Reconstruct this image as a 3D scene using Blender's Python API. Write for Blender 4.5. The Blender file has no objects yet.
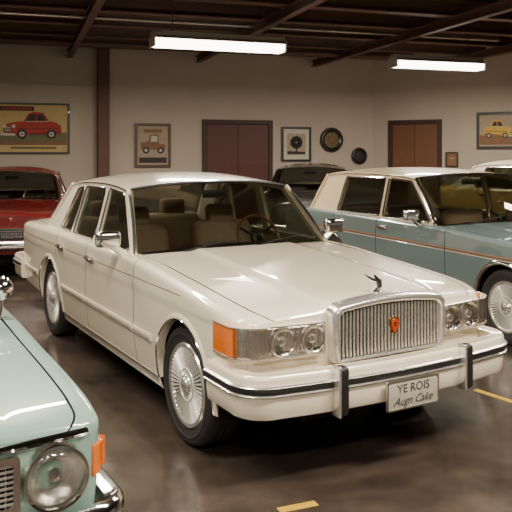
import bpy, bmesh, math, random
from mathutils import Vector, Matrix
C = bpy.context.scene.collection
R = math.radians
random.seed(4)

# ------------------------------------------------------------------ materials
def base_mat(name):
    m = bpy.data.materials.new(name); m.use_nodes = True
    nt = m.node_tree; nt.nodes.clear()
    out = nt.nodes.new('ShaderNodeOutputMaterial')
    return m, nt, out
def mat(name, col, rough=.5, metal=0, coat=0, var=0, scale=12, bump=0, bscale=60, rvar=0, emis=0, detail=4, flute=0):
    m, nt, out = base_mat(name)
    b = nt.nodes.new('ShaderNodeBsdfPrincipled'); nt.links.new(b.outputs[0], out.inputs[0])
    b.inputs['Roughness'].default_value = rough; b.inputs['Metallic'].default_value = metal
    b.inputs['Coat Weight'].default_value = coat; b.inputs['Coat Roughness'].default_value = .02; b.inputs['Coat IOR'].default_value = 1.7
    tc = nt.nodes.new('ShaderNodeTexCoord')
    n = nt.nodes.new('ShaderNodeTexNoise'); n.inputs['Scale'].default_value = scale; n.inputs['Detail'].default_value = detail
    nt.links.new(tc.outputs['Object'], n.inputs['Vector'])
    mx = nt.nodes.new('ShaderNodeMix'); mx.data_type = 'RGBA'
    nt.links.new(n.outputs[0], mx.inputs[0])
    mx.inputs[6].default_value = (*[c*(1-var) for c in col], 1); mx.inputs[7].default_value = (*[min(1, c*(1+var)) for c in col], 1)
    nt.links.new(mx.outputs[2], b.inputs['Base Color'])
    if rvar:
        mr = nt.nodes.new('ShaderNodeMapRange'); nt.links.new(n.outputs[0], mr.inputs[0])
        mr.inputs[1].default_value = .3; mr.inputs[2].default_value = .7
        mr.inputs[3].default_value = rough-rvar; mr.inputs[4].default_value = rough+rvar
        nt.links.new(mr.outputs[0], b.inputs['Roughness'])
    if bump:
        n2 = nt.nodes.new('ShaderNodeTexNoise'); n2.inputs['Scale'].default_value = bscale; n2.inputs['Detail'].default_value = 5
        nt.links.new(tc.outputs['Object'], n2.inputs['Vector'])
        bp = nt.nodes.new('ShaderNodeBump'); bp.inputs['Strength'].default_value = bump; bp.inputs['Distance'].default_value = .01
        nt.links.new(n2.outputs[0], bp.inputs['Height']); nt.links.new(bp.outputs[0], b.inputs['Normal'])
    if flute:
        wv = nt.nodes.new('ShaderNodeTexWave'); wv.wave_type = 'BANDS'; wv.bands_direction = 'Y'; wv.inputs['Scale'].default_value = flute
        nt.links.new(tc.outputs['Object'], wv.inputs['Vector'])
        bp = nt.nodes.new('ShaderNodeBump'); bp.inputs['Strength'].default_value = .35; bp.inputs['Distance'].default_value = .003
        nt.links.new(wv.outputs['Fac'], bp.inputs['Height']); nt.links.new(bp.outputs[0], b.inputs['Normal'])
    if emis:
        b.inputs['Emission Color'].default_value = (*col, 1); b.inputs['Emission Strength'].default_value = emis
    return m
def glass(name, tint, refl=.12, rough=.01, flute=0):
    m, nt, out = base_mat(name)
    t = nt.nodes.new('ShaderNodeBsdfTransparent'); t.inputs[0].default_value = (*tint, 1)
    g = nt.nodes.new('ShaderNodeBsdfGlossy'); g.inputs['Roughness'].default_value = rough; g.inputs[0].default_value = (1, 1, 1, 1)
    lw = nt.nodes.new('ShaderNodeLayerWeight'); lw.inputs[0].default_value = .35
    mr = nt.nodes.new('ShaderNodeMapRange'); nt.links.new(lw.outputs['Fresnel'], mr.inputs[0])
    mr.inputs[3].default_value = refl*.5; mr.inputs[4].default_value = .7
    ms = nt.nodes.new('ShaderNodeMixShader'); nt.links.new(mr.outputs[0], ms.inputs[0])
    nt.links.new(t.outputs[0], ms.inputs[1]); nt.links.new(g.outputs[0], ms.inputs[2]); nt.links.new(ms.outputs[0], out.inputs[0])
    if flute:
        tc = nt.nodes.new('ShaderNodeTexCoord')
        wv = nt.nodes.new('ShaderNodeTexWave'); wv.wave_type = 'BANDS'; wv.bands_direction = 'Y'; wv.inputs['Scale'].default_value = flute
        nt.links.new(tc.outputs['Object'], wv.inputs['Vector'])
        bp = nt.nodes.new('ShaderNodeBump'); bp.inputs['Strength'].default_value = .6; bp.inputs['Distance'].default_value = .004
        nt.links.new(wv.outputs['Fac'], bp.inputs['Height']); nt.links.new(bp.outputs[0], g.inputs['Normal']); nt.links.new(bp.outputs[0], lw.inputs['Normal'])
    return m
M = {}
M['cream'] = mat('cream_paint', (.87, .77, .60), .25, 0, 1, .015, 3)
M['blue'] = mat('slate_blue_paint', (.145, .205, .205), .3, 0, 1, .05, 3)
M['creamroof'] = mat('cream_roof_paint', (.78, .61, .39), .35, 0, .6, .03, 5)
M['red'] = mat('red_paint', (.13, .008, .008), .3, 0, 1, .05, 3)
M['dark'] = mat('charcoal_paint', (.035, .032, .03), .3, 0, 1, .05, 3)
M['pale'] = mat('pale_yellow_paint', (.62, .41, .13), .35, 0, .8, .05, 3)
M['white'] = mat('ivory_paint', (.76, .68, .54), .35, 0, .8, .03, 3)
M['mint'] = mat('mint_paint', (.25, .38, .325), .28, 0, 1, .03, 3)
M['chrome'] = mat('chrome', (.90, .88, .85), .09, 1, 0, .02, 8)
M['steel'] = mat('brushed_steel', (.66, .63, .58), .32, 1, 0, .08, 30)
M['spoke'] = mat('spoke_steel', (.84, .81, .76), .25, .85, 0, .04, 30)
M['wirespoke'] = mat('wire_spoke_steel', (.80, .77, .72), .38, .55, 0, .03, 30)
M['wheeldark'] = mat('wheel_recess', (.10, .09, .08), .5, .3, 0, .2, 30)
M['rubber'] = mat('tyre_rubber', (.020, .018, .017), .7, 0, 0, .2, 30, .3, 80)
M['black'] = mat('black_trim', (.012, .011, .010), .5, 0, 0, .2, 20)
M['under'] = mat('underbody_black', (.005, .005, .005), .9, 0, 0, .2, 10)
M['glass'] = glass('window_glass', (.60, .62, .57), .16)
M['lens'] = glass('clear_lens', (.97, .96, .94), .14, .01, 12)
M['mirror'] = mat('mirror_glass', (.6, .62, .62), .03, 1)
M['amber'] = mat('amber_lens', (.80, .17, .012), .15, 0, 1, .1, 30, flute=6)
M['reflect'] = mat('lamp_reflector', (.86, .83, .78), .22, .85, 0, .08, 50, .2, 140)
M['redlens'] = mat('red_lens', (.5, .02, .01), .2, 0, 1, .1, 30)
M['tan'] = mat('tan_upholstery', (.31, .22, .145), .7, 0, 0, .12, 20, .2, 40)
M['seatbrown'] = mat('brown_upholstery', (.26, .18, .12), .7, 0, 0, .12, 20, .2, 40)
M['darktan'] = mat('dark_brown_trim', (.07, .045, .03), .6, 0, 0, .15, 20)
M['carpet'] = mat('cabin_carpet', (.04, .03, .022), .95, 0, 0, .3, 60)
M['wood'] = mat('steering_wood', (.15, .055, .022), .35, 0, .4, .3, 40)
M['copper'] = mat('copper_pinstripe', (.30, .13, .055), .4, .2, 0, .05, 10)
M['plate'] = mat('plate_metal', (.46, .42, .35), .45, .1, 0, .25, 30)
M['ink'] = mat('plate_ink', (.07, .065, .06), .5, 0, 0, .3, 60)
M['emblemred'] = mat('emblem_red', (.45, .03, .01), .3, 0, 1, .1, 30)
M['gold'] = mat('emblem_gold', (.75, .48, .12), .25, 1, 0, .1, 30)
M['wall'] = mat('painted_block_wall', (.52, .435, .35), .8, 0, 0, .13, 1.1, .35, 18, detail=8)
M['ceil'] = mat('dark_ceiling', (.045, .032, .024), .9, 0, 0, .3, 3)
M['beam'] = mat('brown_beam_steel', (.12, .062, .045), .6, 0, 0, .25, 6)
M['post'] = mat('oxide_red_post', (.12, .042, .026), .55, 0, 0, .2, 6)
M['door1'] = mat('maroon_door', (.095, .022, .015), .5, 0, .2, .15, 5)
M['door2'] = mat('brown_door', (.17, .066, .025), .5, 0, .2, .2, 5)
M['doorframe'] = mat('dark_door_frame', (.05, .022, .015), .55, 0, 0, .2, 6)
M['tube'] = mat('fluorescent_tube', (1, .94, .82), .5, 0, 0, 0, 5, emis=12)
M['fixture'] = mat('fixture_enamel', (.50, .45, .38), .5, 0, 0, .05, 5)
M['yellowline'] = mat('worn_yellow_floor_paint', (.55, .33, .03), .5, 0, 0, .5, 14)
M['paper'] = mat('poster_paper_tan', (.58, .42, .18), .7, 0, 0, .15, 6)
M['paper2'] = mat('poster_paper_grey', (.42, .33, .24), .7, 0, 0, .2, 9)
M['paperw'] = mat('picture_mat_white', (.6, .55, .46), .7, 0, 0, .08, 9)
M['artred'] = mat('art_red', (.42, .035, .02), .6, 0, 0, .25, 8)
M['artred2'] = mat('art_dark_red', (.20, .015, .01), .6, 0, 0, .1, 8)
M['artyellow'] = mat('art_yellow', (.66, .40, .05), .6, 0, 0, .2, 8)
M['artdark'] = mat('art_dark', (.03, .025, .02), .6, 0, 0, .2, 8)
M['artgreen'] = mat('art_olive', (.16, .14, .06), .6, 0, 0, .4, 8)
M['artbrown'] = mat('art_brown', (.24, .12, .05), .6, 0, 0, .3, 8)
M['frameblack'] = mat('black_frame', (.015, .012, .01), .4, 0, .3, .2, 8)
M['framewood'] = mat('wood_frame', (.10, .045, .02), .45, 0, .3, .3, 20)
def floor_mat():
    m, nt, out = base_mat('polished_dark_concrete')
    N = nt.nodes.new; L = nt.links.new
    b = N('ShaderNodeBsdfPrincipled'); L(b.outputs[0], out.inputs[0])
    tc = N('ShaderNodeTexCoord')
    n1 = N('ShaderNodeTexNoise'); n1.inputs['Scale'].default_value = 1.3; n1.inputs['Detail'].default_value = 10; n1.inputs['Roughness'].default_value = .70
    n2 = N('ShaderNodeTexNoise'); n2.inputs['Scale'].default_value = 6; n2.inputs['Detail'].default_value = 8; n2.inputs['Roughness'].default_value = .65
    L(tc.outputs['Object'], n1.inputs['Vector']); L(tc.outputs['Object'], n2.inputs['Vector'])
    cr = N('ShaderNodeValToRGB'); L(n1.outputs[0], cr.inputs[0])
    cr.color_ramp.elements[0].position = .32; cr.color_ramp.elements[0].color = (.024, .018, .015, 1)
    cr.color_ramp.elements[1].position = .70; cr.color_ramp.elements[1].color = (.095, .070, .055, 1)
    L(cr.outputs[0], b.inputs['Base Color'])
    mr = N('ShaderNodeMapRange'); L(n2.outputs[0], mr.inputs[0]); mr.inputs[1].default_value = .3; mr.inputs[2].default_value = .7
    mr.inputs[3].default_value = .09; mr.inputs[4].default_value = .26; L(mr.outputs[0], b.inputs['Roughness'])
    b.inputs['Specular IOR Level'].default_value = .75
    bp = N('ShaderNodeBump'); bp.inputs['Strength'].default_value = .05; bp.inputs['Distance'].default_value = .01
    L(n2.outputs[0], bp.inputs['Height']); L(bp.outputs[0], b.inputs['Normal'])
    return m
M['floor'] = floor_mat()

# ------------------------------------------------------------------ mesh helpers
class MB:
    def __init__(s): s.v = []; s.f = []
    def add(s, vs, fs):
        o = len(s.v); s.v += [tuple(p) for p in vs]; s.f += [tuple(i+o for i in f) for f in fs]; return s
    def rbox(s, c, size, bev=.01, seg=2, rot=None):
        bm = bmesh.new(); bmesh.ops.create_cube(bm, size=1)
        for v in bm.verts: v.co = Vector((v.co.x*size[0], v.co.y*size[1], v.co.z*size[2]))
        if bev: bmesh.ops.bevel(bm, geom=bm.edges[:], offset=min(bev, min(size)*.48), segments=seg, profile=.5, affect='EDGES')
        mt = Matrix.Translation(c) @ (rot.to_4x4() if rot else Matrix())
        bm.verts.index_update()
        s.add([mt @ v.co for v in bm.verts], [[v.index for v in f.verts] for f in bm.faces]); bm.free(); return s
    def tube(s, pts, r, n=8, closed=False, flat=1):
        pts = [Vector(p) for p in pts]; k = len(pts)
        rs = r if isinstance(r, (list, tuple)) else [r]*k
        vs = []; ref = None
        for i, p in enumerate(pts):
            a = pts[(i-1) % k] if (closed or i > 0) else p
            b = pts[(i+1) % k] if (closed or i < k-1) else p
            t = (b-a).normalized()
            if ref is None:
                ref = Vector((0, 0, 1)) if abs(t.z) < .9 else Vector((1, 0, 0))
            x = (ref - t*ref.dot(t)).normalized(); y = t.cross(x); ref = x
            for q in range(n):
                an = 2*math.pi*q/n
                vs.append(p + (x*math.cos(an) + y*math.sin(an)*flat)*rs[i])
        fs = []
        for i in range(k if closed else k-1):
            for q in range(n):
                a = i*n+q; b = i*n+(q+1) % n; c = ((i+1) % k)*n+(q+1) % n; d = ((i+1) % k)*n+q
                fs.append((a, b, c, d))
        if not closed:
            fs.append(tuple(range(n-1, -1, -1))); fs.append(tuple((k-1)*n+q for q in range(n)))
        return s.add(vs, fs)
    def grid(s, rows, closed_u=False, closed_v=False):
        nr = len(rows); nc = len(rows[0]); vs = [p for r in rows for p in r]; fs = []
        for i in range(nr if closed_v else nr-1):
            for j in range(nc if closed_u else nc-1):
                fs.append((i*nc+j, i*nc+(j+1) % nc, ((i+1) % nr)*nc+(j+1) % nc, ((i+1) % nr)*nc+j))
        return s.add(vs, fs)
    def lathe(s, prof, n=32, mt=Matrix(), a0=0, a1=2*math.pi):
        full = abs(a1-a0-2*math.pi) < 1e-6
        rows = []
        for k in range(n if full else n+1):
            a = a0+(a1-a0)*k/n
            rows.append([mt @ Vector((r*math.cos(a), r*math.sin(a), h)) for r, h in prof])
        return s.grid(rows, closed_v=full)
    def prism(s, loop, off, outline=True):
        n = len(loop); off = Vector(off); a = [Vector(p) for p in loop]; b = [p+off for p in a]
        fs = [tuple(range(n)), tuple(range(2*n-1, n-1, -1))] + [(i, (i+1) % n, n+(i+1) % n, n+i) for i in range(n)]
        return s.add(a+b, fs)
    def ring(s, outer, inner, off):
        n = len(outer); off = Vector(off); o = [Vector(p) for p in outer]; i_ = [Vector(p) for p in inner]
        vs = o + i_ + [p+off for p in o] + [p+off for p in i_]; fs = []
        for k in range(n):
            q = (k+1) % n
            fs += [(k, q, n+q, n+k), (2*n+k, 2*n+q, 3*n+q, 3*n+k), (k, q, 2*n+q, 2*n+k), (n+k, n+q, 3*n+q, 3*n+k)]
        return s.add(vs, fs)
    def obj(s, name, m, parent=None, ang=35, doubles=0):
        me = bpy.data.meshes.new(name)
        bm = bmesh.new()
        vs = [bm.verts.new(p) for p in s.v]
        for f in s.f:
            if len(set(f)) > 2:
                try: bm.faces.new([vs[i] for i in dict.fromkeys(f)])
                except ValueError: pass
        if doubles: bmesh.ops.remove_doubles(bm, verts=bm.verts, dist=doubles)
        bmesh.ops.recalc_face_normals(bm, faces=bm.faces)
        bm.to_mesh(me); bm.free()
        me.polygons.foreach_set('use_smooth', [True]*len(me.polygons))
        try: me.set_sharp_from_angle(angle=R(ang))
        except Exception: pass
        me.materials.append(m)
        o = bpy.data.objects.new(name, me); C.objects.link(o)
        if parent: o.parent = parent
        return o
def empty(name, loc, rz=0, label=None, cat=None, group=None, kind=None):
    o = bpy.data.objects.new(name, None); C.objects.link(o); o.location = loc; o.rotation_euler = (0, 0, rz)
    o.empty_display_size = .2
    return tag(o, label, cat, group, kind)
def tag(o, label=None, cat=None, group=None, kind=None):
    if label: o['label'] = label
    if cat: o['category'] = cat
    if group: o['group'] = group
    if kind: o['kind'] = kind
    return o
def curve(pts):
    pts = sorted(pts); xs = [p[0] for p in pts]; ys = [p[1] for p in pts]; n = len(pts)
    if n == 1: return lambda x: ys[0]
    d = [(ys[i+1]-ys[i])/(xs[i+1]-xs[i]) for i in range(n-1)]
    m = [d[0]] + [0 if d[i-1]*d[i] <= 0 else 2*d[i-1]*d[i]/(d[i-1]+d[i]) for i in range(1, n-1)] + [d[-1]]
    def f(x):
        if x <= xs[0]: return ys[0]
        if x >= xs[-1]: return ys[-1]
        for i in range(n-1):
            if x <= xs[i+1]: break
        h = xs[i+1]-xs[i]; t = (x-xs[i])/h
        return (2*t**3-3*t*t+1)*ys[i] + (t**3-2*t*t+t)*h*m[i] + (-2*t**3+3*t*t)*ys[i+1] + (t**3-t*t)*h*m[i+1]
    return f
def sm(t): t = max(0, min(1, t)); return t*t*(3-2*t)
def round_poly(p, r, n=5):
    out = []; k = len(p)
    for i in range(k):
        a = Vector(p[i-1]); b = Vector(p[i]); c = Vector(p[(i+1) % k])
        da = (a-b); dc = (c-b); rr = min(r, da.length*.45, dc.length*.45)
        s = b+da.normalized()*rr; e = b+dc.normalized()*rr
        for q in range(n+1):
            t = q/n; out.append(tuple((1-t)**2*s + 2*t*(1-t)*b + t*t*e))
    return out
def densify(p, d=.08):
    out = []; k = len(p)
    for i in range(k):
        a = Vector(p[i]); b = Vector(p[(i+1) % k]); n = max(1, int((b-a).length/d))
        for q in range(n): out.append(tuple(a.lerp(b, q/n)))
    return out
def offset_poly(p, d):
    cx = sum(q[0] for q in p)/len(p); cz = sum(q[1] for q in p)/len(p)
    w = max(q[0] for q in p)-min(q[0] for q in p); h = max(q[1] for q in p)-min(q[1] for q in p)
    return [(cx+(q[0]-cx)*(1+2*d/w), cz+(q[1]-cz)*(1+2*d/h)) for q in p]
def raw_text(txt, size, shear):
    cu = bpy.data.curves.new('t', 'FONT'); cu.body = txt; cu.size = size; cu.extrude = .0012; cu.shear = shear; cu.resolution_u = 3
    o = bpy.data.objects.new('t', cu); C.objects.link(o); bpy.context.view_layer.update()
    me = bpy.data.meshes.new_from_object(o.evaluated_get(bpy.context.evaluated_depsgraph_get()))
    bpy.data.objects.remove(o); return me
def letters(txt, size, m, parent, mt, shear=0):      # one part per character
    full = raw_text(txt, size, shear); half = max(v.co.x for v in full.vertices)/2
    for i, chh in enumerate(txt):
        if chh == ' ': continue
        pre = raw_text(txt[:i+1], size, shear); me = raw_text(chh, size, shear)
        dx = max(v.co.x for v in pre.vertices)-max(v.co.x for v in me.vertices)-half
        me.transform(mt @ Matrix.Translation((dx, -size*.35, 0))); me.materials.clear(); me.materials.append(m)
        q = bpy.data.objects.new('letter', me); C.objects.link(q); q.parent = parent

# ------------------------------------------------------------------ plan paths for bumpers and lamps
def plan_path(xb, bow, Wb, rc, xside, n=14, ny=24):
    yc = Wb-rc; xc = xb-bow*(yc/Wb)**2
    half = []
    for k in range(6): half.append((xside+(xc-rc-xside)*k/6, Wb))
    for k in range(n+1):
        a = R(90)*(1-k/n); half.append((xc-rc+rc*math.cos(a), yc+rc*math.sin(a)))
    for k in range(1, ny//2+1):
        y = yc*(1-k/(ny/2)); half.append((xb-bow*(y/Wb)**2, y))
    left = half[:-1]; path = [(x, -y) for x, y in left] + [half[-1]] + left[::-1]
    return path
def sweep(path, prof, mb, fx=lambda x: x, zf=None):
    rows = []; k = len(path)
    for i, (x, y) in enumerate(path):
        a = path[max(0, i-1)]; b = path[min(k-1, i+1)]
        t = Vector((b[0]-a[0], b[1]-a[1])).normalized(); nx, ny = t.y, -t.x
        rows.append([(fx(x+nx*o), y+ny*o, z) for o, z in prof])
    mb.grid(rows, closed_u=True)
    n = len(prof)
    mb.add(rows[0], [tuple(range(n))]); mb.add(rows[-1], [tuple(range(n))])
    return rows

# ------------------------------------------------------------------ the car builder
def build_car(P):
    root = empty(P.get('name', 'car'), P['loc'], -(math.pi/2-R(P['alpha'])), P['label'], 'car')
    W, wb, xf, xr, zw, TR, rr, ar = (P[k] for k in ('W', 'wb', 'xf', 'xr', 'zw', 'TR', 'rr', 'ar'))
    paint = P['paint']; roofp = P.get('roofpaint', paint)
    Zt = curve(P['ztop']); Zs = curve(P['zsh']); Zb = curve(P['zbot'])
    Wf = curve(P['wcurve']); So = curve(P['side'])
    shr, shd = P['shr'], P['shd']; fc = P.get('fc', .5); ch = P.get('ch', 0); topexp = P.get('topexp', 2.2)
    bow = P['bow']; rbow = P.get('rbow', .08)
    seam = .94; e = .006
    topf = [i*.47/8 for i in range(8)] + [fc-.03, fc, fc+.03, fc+.06]
    topf = sorted(set([f for f in topf if f < fc-.031] + [fc-.03, fc, fc+.03, fc+.06] + [fc+.06+(seam-e-fc-.06)*k/6 for k in range(1, 7)])) + [seam+e, .975, 1]
    js1 = topf.index(seam+e)
    NS = P.get('NS', 30); NA = 7
    def side_y(x, z): return Wf(x) - So(z)
    def sec(x):
        w = Wf(x); zs = Zs(x); zt = Zt(x); zb = Zb(x); ysh = w-shr; out = []
        for f in topf:
            z = zt-(zt-zs)*f**topexp + ch*(1-sm((f-fc)/.05))*sm((x+P.get('cx0', 3))/.3)
            out.append((f*ysh, z))
        y1 = w-So(zs-shd)
        for k in range(1, NA+1):
            a = R(90)*k/NA; out.append((ysh+(y1-ysh)*math.sin(a), zs-shd*(1-math.cos(a))))
        for k in range(1, NS+1):
            z = (zs-shd)+(zb-(zs-shd))*k/NS; out.append((w-So(z), z))
        return out
    jside = len(topf)-1
    d0, d1, d2 = P['doors']; he, ts = P['hood_end'], P['trunk_start']
    seams = [d0, d1, d2, he, ts]
    xs = []; x = xr; step = P.get('step', .035)
    while x < xf-.005: xs.append(x); x += step
    xs = [q for q in xs if all(abs(q-s) > .014 for s in seams)]
    for s in seams: xs += [s-.004, s+.004]
    xs += [xf, xf-.008, xf-.02, xf-.045, xr+.01, xr+.02]
    xs = sorted(set(round(q, 5) for q in xs))
    def warp(x, y, top=False):
        w = W
        x2 = x - bow*(abs(y)/w)**2*sm((x-(xf-.36))/.36) + rbow*(abs(y)/w)**2*sm(((xr+.4)-x)/.4)
        if top: x2 -= P.get('cowlbow', .13)*(abs(y)/w)**2*sm((x-(he-.01)+.5)/.5 if x < he else 1-(x-he)/.5)*(1 if x > he-.02 else 0)
        return x2
    V = {}; secs = [sec(x) for x in xs]; nj = len(secs[0])
    arches = [0, -wb]
    removed = set(); arch_v = set(); kept_v = set()
    for i in range(len(xs)-1):
        for j in range(jside, nj-1):
            cx = (xs[i]+xs[i+1])/2; cz = (secs[i][j][1]+secs[i+1][j+1][1])/2
            ks = [(i, j), (i+1, j), (i+1, j+1), (i, j+1)]
            if any((cx-a)**2+(cz-zw)**2 < ar*ar for a in arches) : removed.add((i, j)); arch_v.update(ks)
            else: kept_v.update(ks)
    bd = arch_v & kept_v
    co = {}
    for i, x in enumerate(xs):
        for j, (y, z) in enumerate(secs[i]):
            X = x
            if (i, j) in bd and j > jside:
                a = min(arches, key=lambda a: (x-a)**2)
                dx, dz = x-a, z-zw; L = math.hypot(dx, dz)
                nx_, nz_ = a+dx/L*ar, zw+dz/L*ar
                if nz_ > Zb(nx_)-.01: X, z = nx_, nz_; y = side_y(X, z)
            co[(i, j)] = (X, y, z)
    panels = {}
    def addf(nm, s, ks): panels.setdefault((nm, s), []).append(ks)
    shell = []
    for i in range(len(xs)-1):
        cx = (xs[i]+xs[i+1])/2; gap = any(abs(cx-s) < .004 for s in (d0, d1, d2)); gaph = any(abs(cx-s) < .004 for s in (he, ts))
        for j in range(nj-1):
            if (i, j) in removed: continue
            ks = [(i, j), (i+1, j), (i+1, j+1), (i, j+1)]
            if j < js1-1:
                if cx > he+.003: addf('hood', 0, ks)
                elif cx < ts-.003: addf('trunk_lid', 0, ks)
                if cx > he-.22 or cx < ts+.12: shell.append(ks)
                continue
            shell.append(ks)
            if j == js1-1:
                continue
            if gap: continue
            nm = 'front_fender' if cx > d0 else 'front_door' if cx > d1 else 'rear_door' if cx > d2 else 'rear_quarter_panel'
            addf(nm, 1, ks); addf(nm, -1, ks)
    def mesh_keys(faces, sides, tr=lambda p: p, top=False):
        mb = MB(); idx = {}
        for ks in faces:
            for s in sides:
                f = []
                for k in ks:
                    kk = (k, 0 if k[1] == 0 else s)
                    if kk not in idx:
                        X, y, z = tr(co[k]); idx[kk] = len(mb.v); mb.v.append((warp(X, y, top), y*s, z))
                    f.append(idx[kk])
                mb.f.append(tuple(f))
        return mb
    for (nm, s), faces in panels.items():
        o = mesh_keys(faces, (1, -1) if s == 0 else (s,), top=(nm == 'hood')).obj(nm, paint, root, 40)
    mesh_keys(shell, (1, -1), lambda p: (p[0], p[1]*.985, p[2]-.009)).obj('body_shell', M['under'], root, 60)
    for i, nm in ((len(xs)-1, 'front_panel'), (0, 'rear_panel')):
        x = xs[i]; S = secs[i]; fr = [f for f in topf]; rows = []
        fr2 = [-f for f in fr[::-1]][:-1]+fr
        rows.append([(warp(x, S[fr.index(abs(f))][0]), math.copysign(S[fr.index(abs(f))][0], f), S[fr.index(abs(f))][1]) for f in fr2])
        for j in range(jside+1, nj):
            y, z = S[j]; rows.append([(warp(x, f*y), f*y, z) for f in fr2])
        MB().grid(rows).obj(nm, paint, root, 50)
    # wheel wells, lips, wheels
    for ax in arches:
        for s in (1, -1):
            rows = []
            for k in range(41):
                a = R(-14)+R(208)*k/40
                rows.append([(ax+(ar+.012)*math.cos(a), s*yy, zw+(ar+.012)*math.sin(a)) for yy in (W-.05, W-.2, W-.42)])
            mb = MB().grid(rows)
            c = [r[2] for r in rows]; mb.add(c, [tuple(range(len(c)))])
            mb.obj('wheel_well', M['under'], root)
            rows = []; edge = []
            for k in range(49):
                a = R(-8)+R(196)*k/48
                ca, sa = math.cos(a), math.sin(a); row = []
                for rd, oy in ((ar+.03, .001), (ar+.02, .008), (ar+.008, .012), (ar-.004, .009), (ar-.008, 0), (ar-.008, -.05)):
                    px, pz = ax+rd*ca, zw+rd*sa
                    row.append((warp(px, W), s*(side_y(px, pz)+oy), pz))
                rows.append(row); edge.append(row[3])
            al = MB().grid(rows).obj('wheel_arch_lip', P.get('lip', paint), root)
            if P.get('archtrim'): MB().tube(edge, .0055, 6).obj('wheel_arch_trim', M['chrome'], al)
            yo = P.get('wy', W-.035)-.10
            mt = Matrix.Translation((ax, s*yo, zw)) @ (Matrix.Rotation(R(-90*s), 4, 'X'))
            tp = [(rr, -.09), (rr+.02, -.1), (TR-.035, -.108), (TR-.012, -.095), (TR-.002, -.075), (TR, -.05), (TR, -.026), (TR-.008, -.024), (TR-.008, -.016), (TR, -.014), (TR, .014), (TR-.008, .016), (TR-.008, .024), (TR, .026), (TR, .05), (TR-.002, .075), (TR-.012, .095), (TR-.03, .106), (TR-.045, .104), (TR-.048, .108), (TR-.056, .108), (TR-.059, .104), (rr+.03, .1), (rr+.006, .09), (rr-.004, .06)]
            w = MB().lathe(tp, 64, mt).obj('wheel', M['rubber'], root, 40)
            MB().lathe([(rr+.010, .078), (rr+.011, .092), (rr+.004, .101), (rr-.010, .101), (rr-.018, .097), (rr-.023, .090), (rr-.027, .062)], 64, mt).obj('rim', M['spoke'], w)
            if P['wheel'] == 'wire':
                MB().lathe([(rr-.022, .074), (rr*.6, .066), (.07, .066), (0, .066)], 48, mt).obj('wheel_disc', M['wheeldark'], w)
                mb = MB(); n = 48
                for q in range(n):
                    a = 2*math.pi*q/n
                    pts = [Vector((.055*math.cos(a), .055*math.sin(a), .092)), Vector((rr*.5*math.cos(a), rr*.5*math.sin(a), .088)), Vector(((rr-.02)*math.cos(a), (rr-.02)*math.sin(a), .090))]
                    mb.tube([mt @ p for p in pts], [.0024, .0048, .0088], 8)
                mb.lathe([(rr*.36, .088), (rr*.38, .095), (rr*.41, .095), (rr*.43, .088), (rr*.40, .074), (rr*.36, .088)], 48, mt)
                mb.obj('wire_spokes', M['wirespoke'], w)
            else:
                MB().lathe([(rr-.02, .05), (rr*.6, .045), (.06, .05), (0, .05)], 48, mt).obj('wheel_disc', M['steel'], w)
                mb = MB()
                for q in range(24):
                    a = 2*math.pi*q/24
                    mb.tube([mt @ Vector((.07*math.cos(a), .07*math.sin(a), .06)), mt @ Vector(((rr-.03)*math.cos(a), (rr-.03)*math.sin(a), .07))], [.004, .007], 5)
                mb.obj('wheel_spokes', M['spoke'], w)
            MB().lathe([(.060, .05), (.064, .090), (.058, .100), (.047, .104), (.042, .112), (.022, .120), (0, .122)], 32, mt).obj('hub_cap', M['spoke'], w)
    MB().rbox(((xf+xr)/2, 0, .31), (xf-xr-.35, (W-.46)*2, .16), .02).obj('underbody', M['under'], root)
    # ---------------------------------------------------------------- greenhouse
    G = P['G']; yb, yr, zb, ze = G['yb'], G['yr'], G['zb'], G['ze']; xab, xat, xct, xcb = G['xab'], G['xat'], G['xct'], G['xcb']
    Ed = curve(G['edge'])
    def ys(z): return yb+(yr-yb)*(z-zb)/(ze-zb)
    nroof = 14
    outer = [(xab, zb-.03)] + [(xab+(xat-xab)*t, zb-.03+(Ed(xat)-zb+.03)*t) for t in (.5,)] + [(xat+(xct-xat)*k/nroof, Ed(xat+(xct-xat)*k/nroof)) for k in range(nroof+1)] + [(xcb, zb-.03)]
    wins = [round_poly(w_, G.get('wr', .03), 4) for w_ in G['wins']]
    for s in (1, -1):
        mb = MB()
        bm = bmesh.new(); edges = []
        for loop in [outer]+wins:
            vs = [bm.verts.new((p[0], 0, p[1])) for p in loop]
            for k in range(len(vs)): edges.append(bm.edges.new((vs[k], vs[(k+1) % len(vs)])))
        bmesh.ops.triangle_fill(bm, use_beauty=True, use_dissolve=False, edges=edges)
        bm.verts.index_update()
        for off in (0, -.035):
            mb.add([(v.co.x, s*(ys(v.co.z)+off), v.co.z) for v in bm.verts], [[v.index for v in f.verts] for f in bm.faces])
        bm.free()
        for loop in [outer]+wins:
            mb.grid([[(p[0], s*ys(p[1]), p[1]) for p in loop], [(p[0], s*(ys(p[1])-.035), p[1]) for p in loop]], closed_u=True)
        mb.obj('window_frame', G.get('framepaint', paint), root, 30)
        for wl in wins:
            gl = offset_poly(wl, .006)
            g = MB().prism([(p[0], s*(ys(p[1])-.014), p[1]) for p in gl], (0, -s*.004, 0)).obj('side_window', M['glass'], root)
            MB().tube([(p[0], s*(ys(p[1])+.002), p[1]) for p in densify(wl, .1)], G.get('trimr', .0075), 6, True).obj('window_trim', G.get('trim', M['chrome']), g)
    cf, cm, cr_ = G['crown']; bb, bt = G['bows']
    def T(u): return Vector((xat+bt*(1-u*u), ys(Ed(xat))*u, Ed(xat)+cf*(1-abs(u)**2.6)))
    def B(u): return Vector((xab+bb*(1-u*u), yb*u*1.0, zb-.012+.02*(1-u*u)))
    def T2(u): return Vector((xct-bt*(1-u*u), ys(Ed(xct))*u, Ed(xct)+cr_*(1-abs(u)**2.6)))
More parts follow.
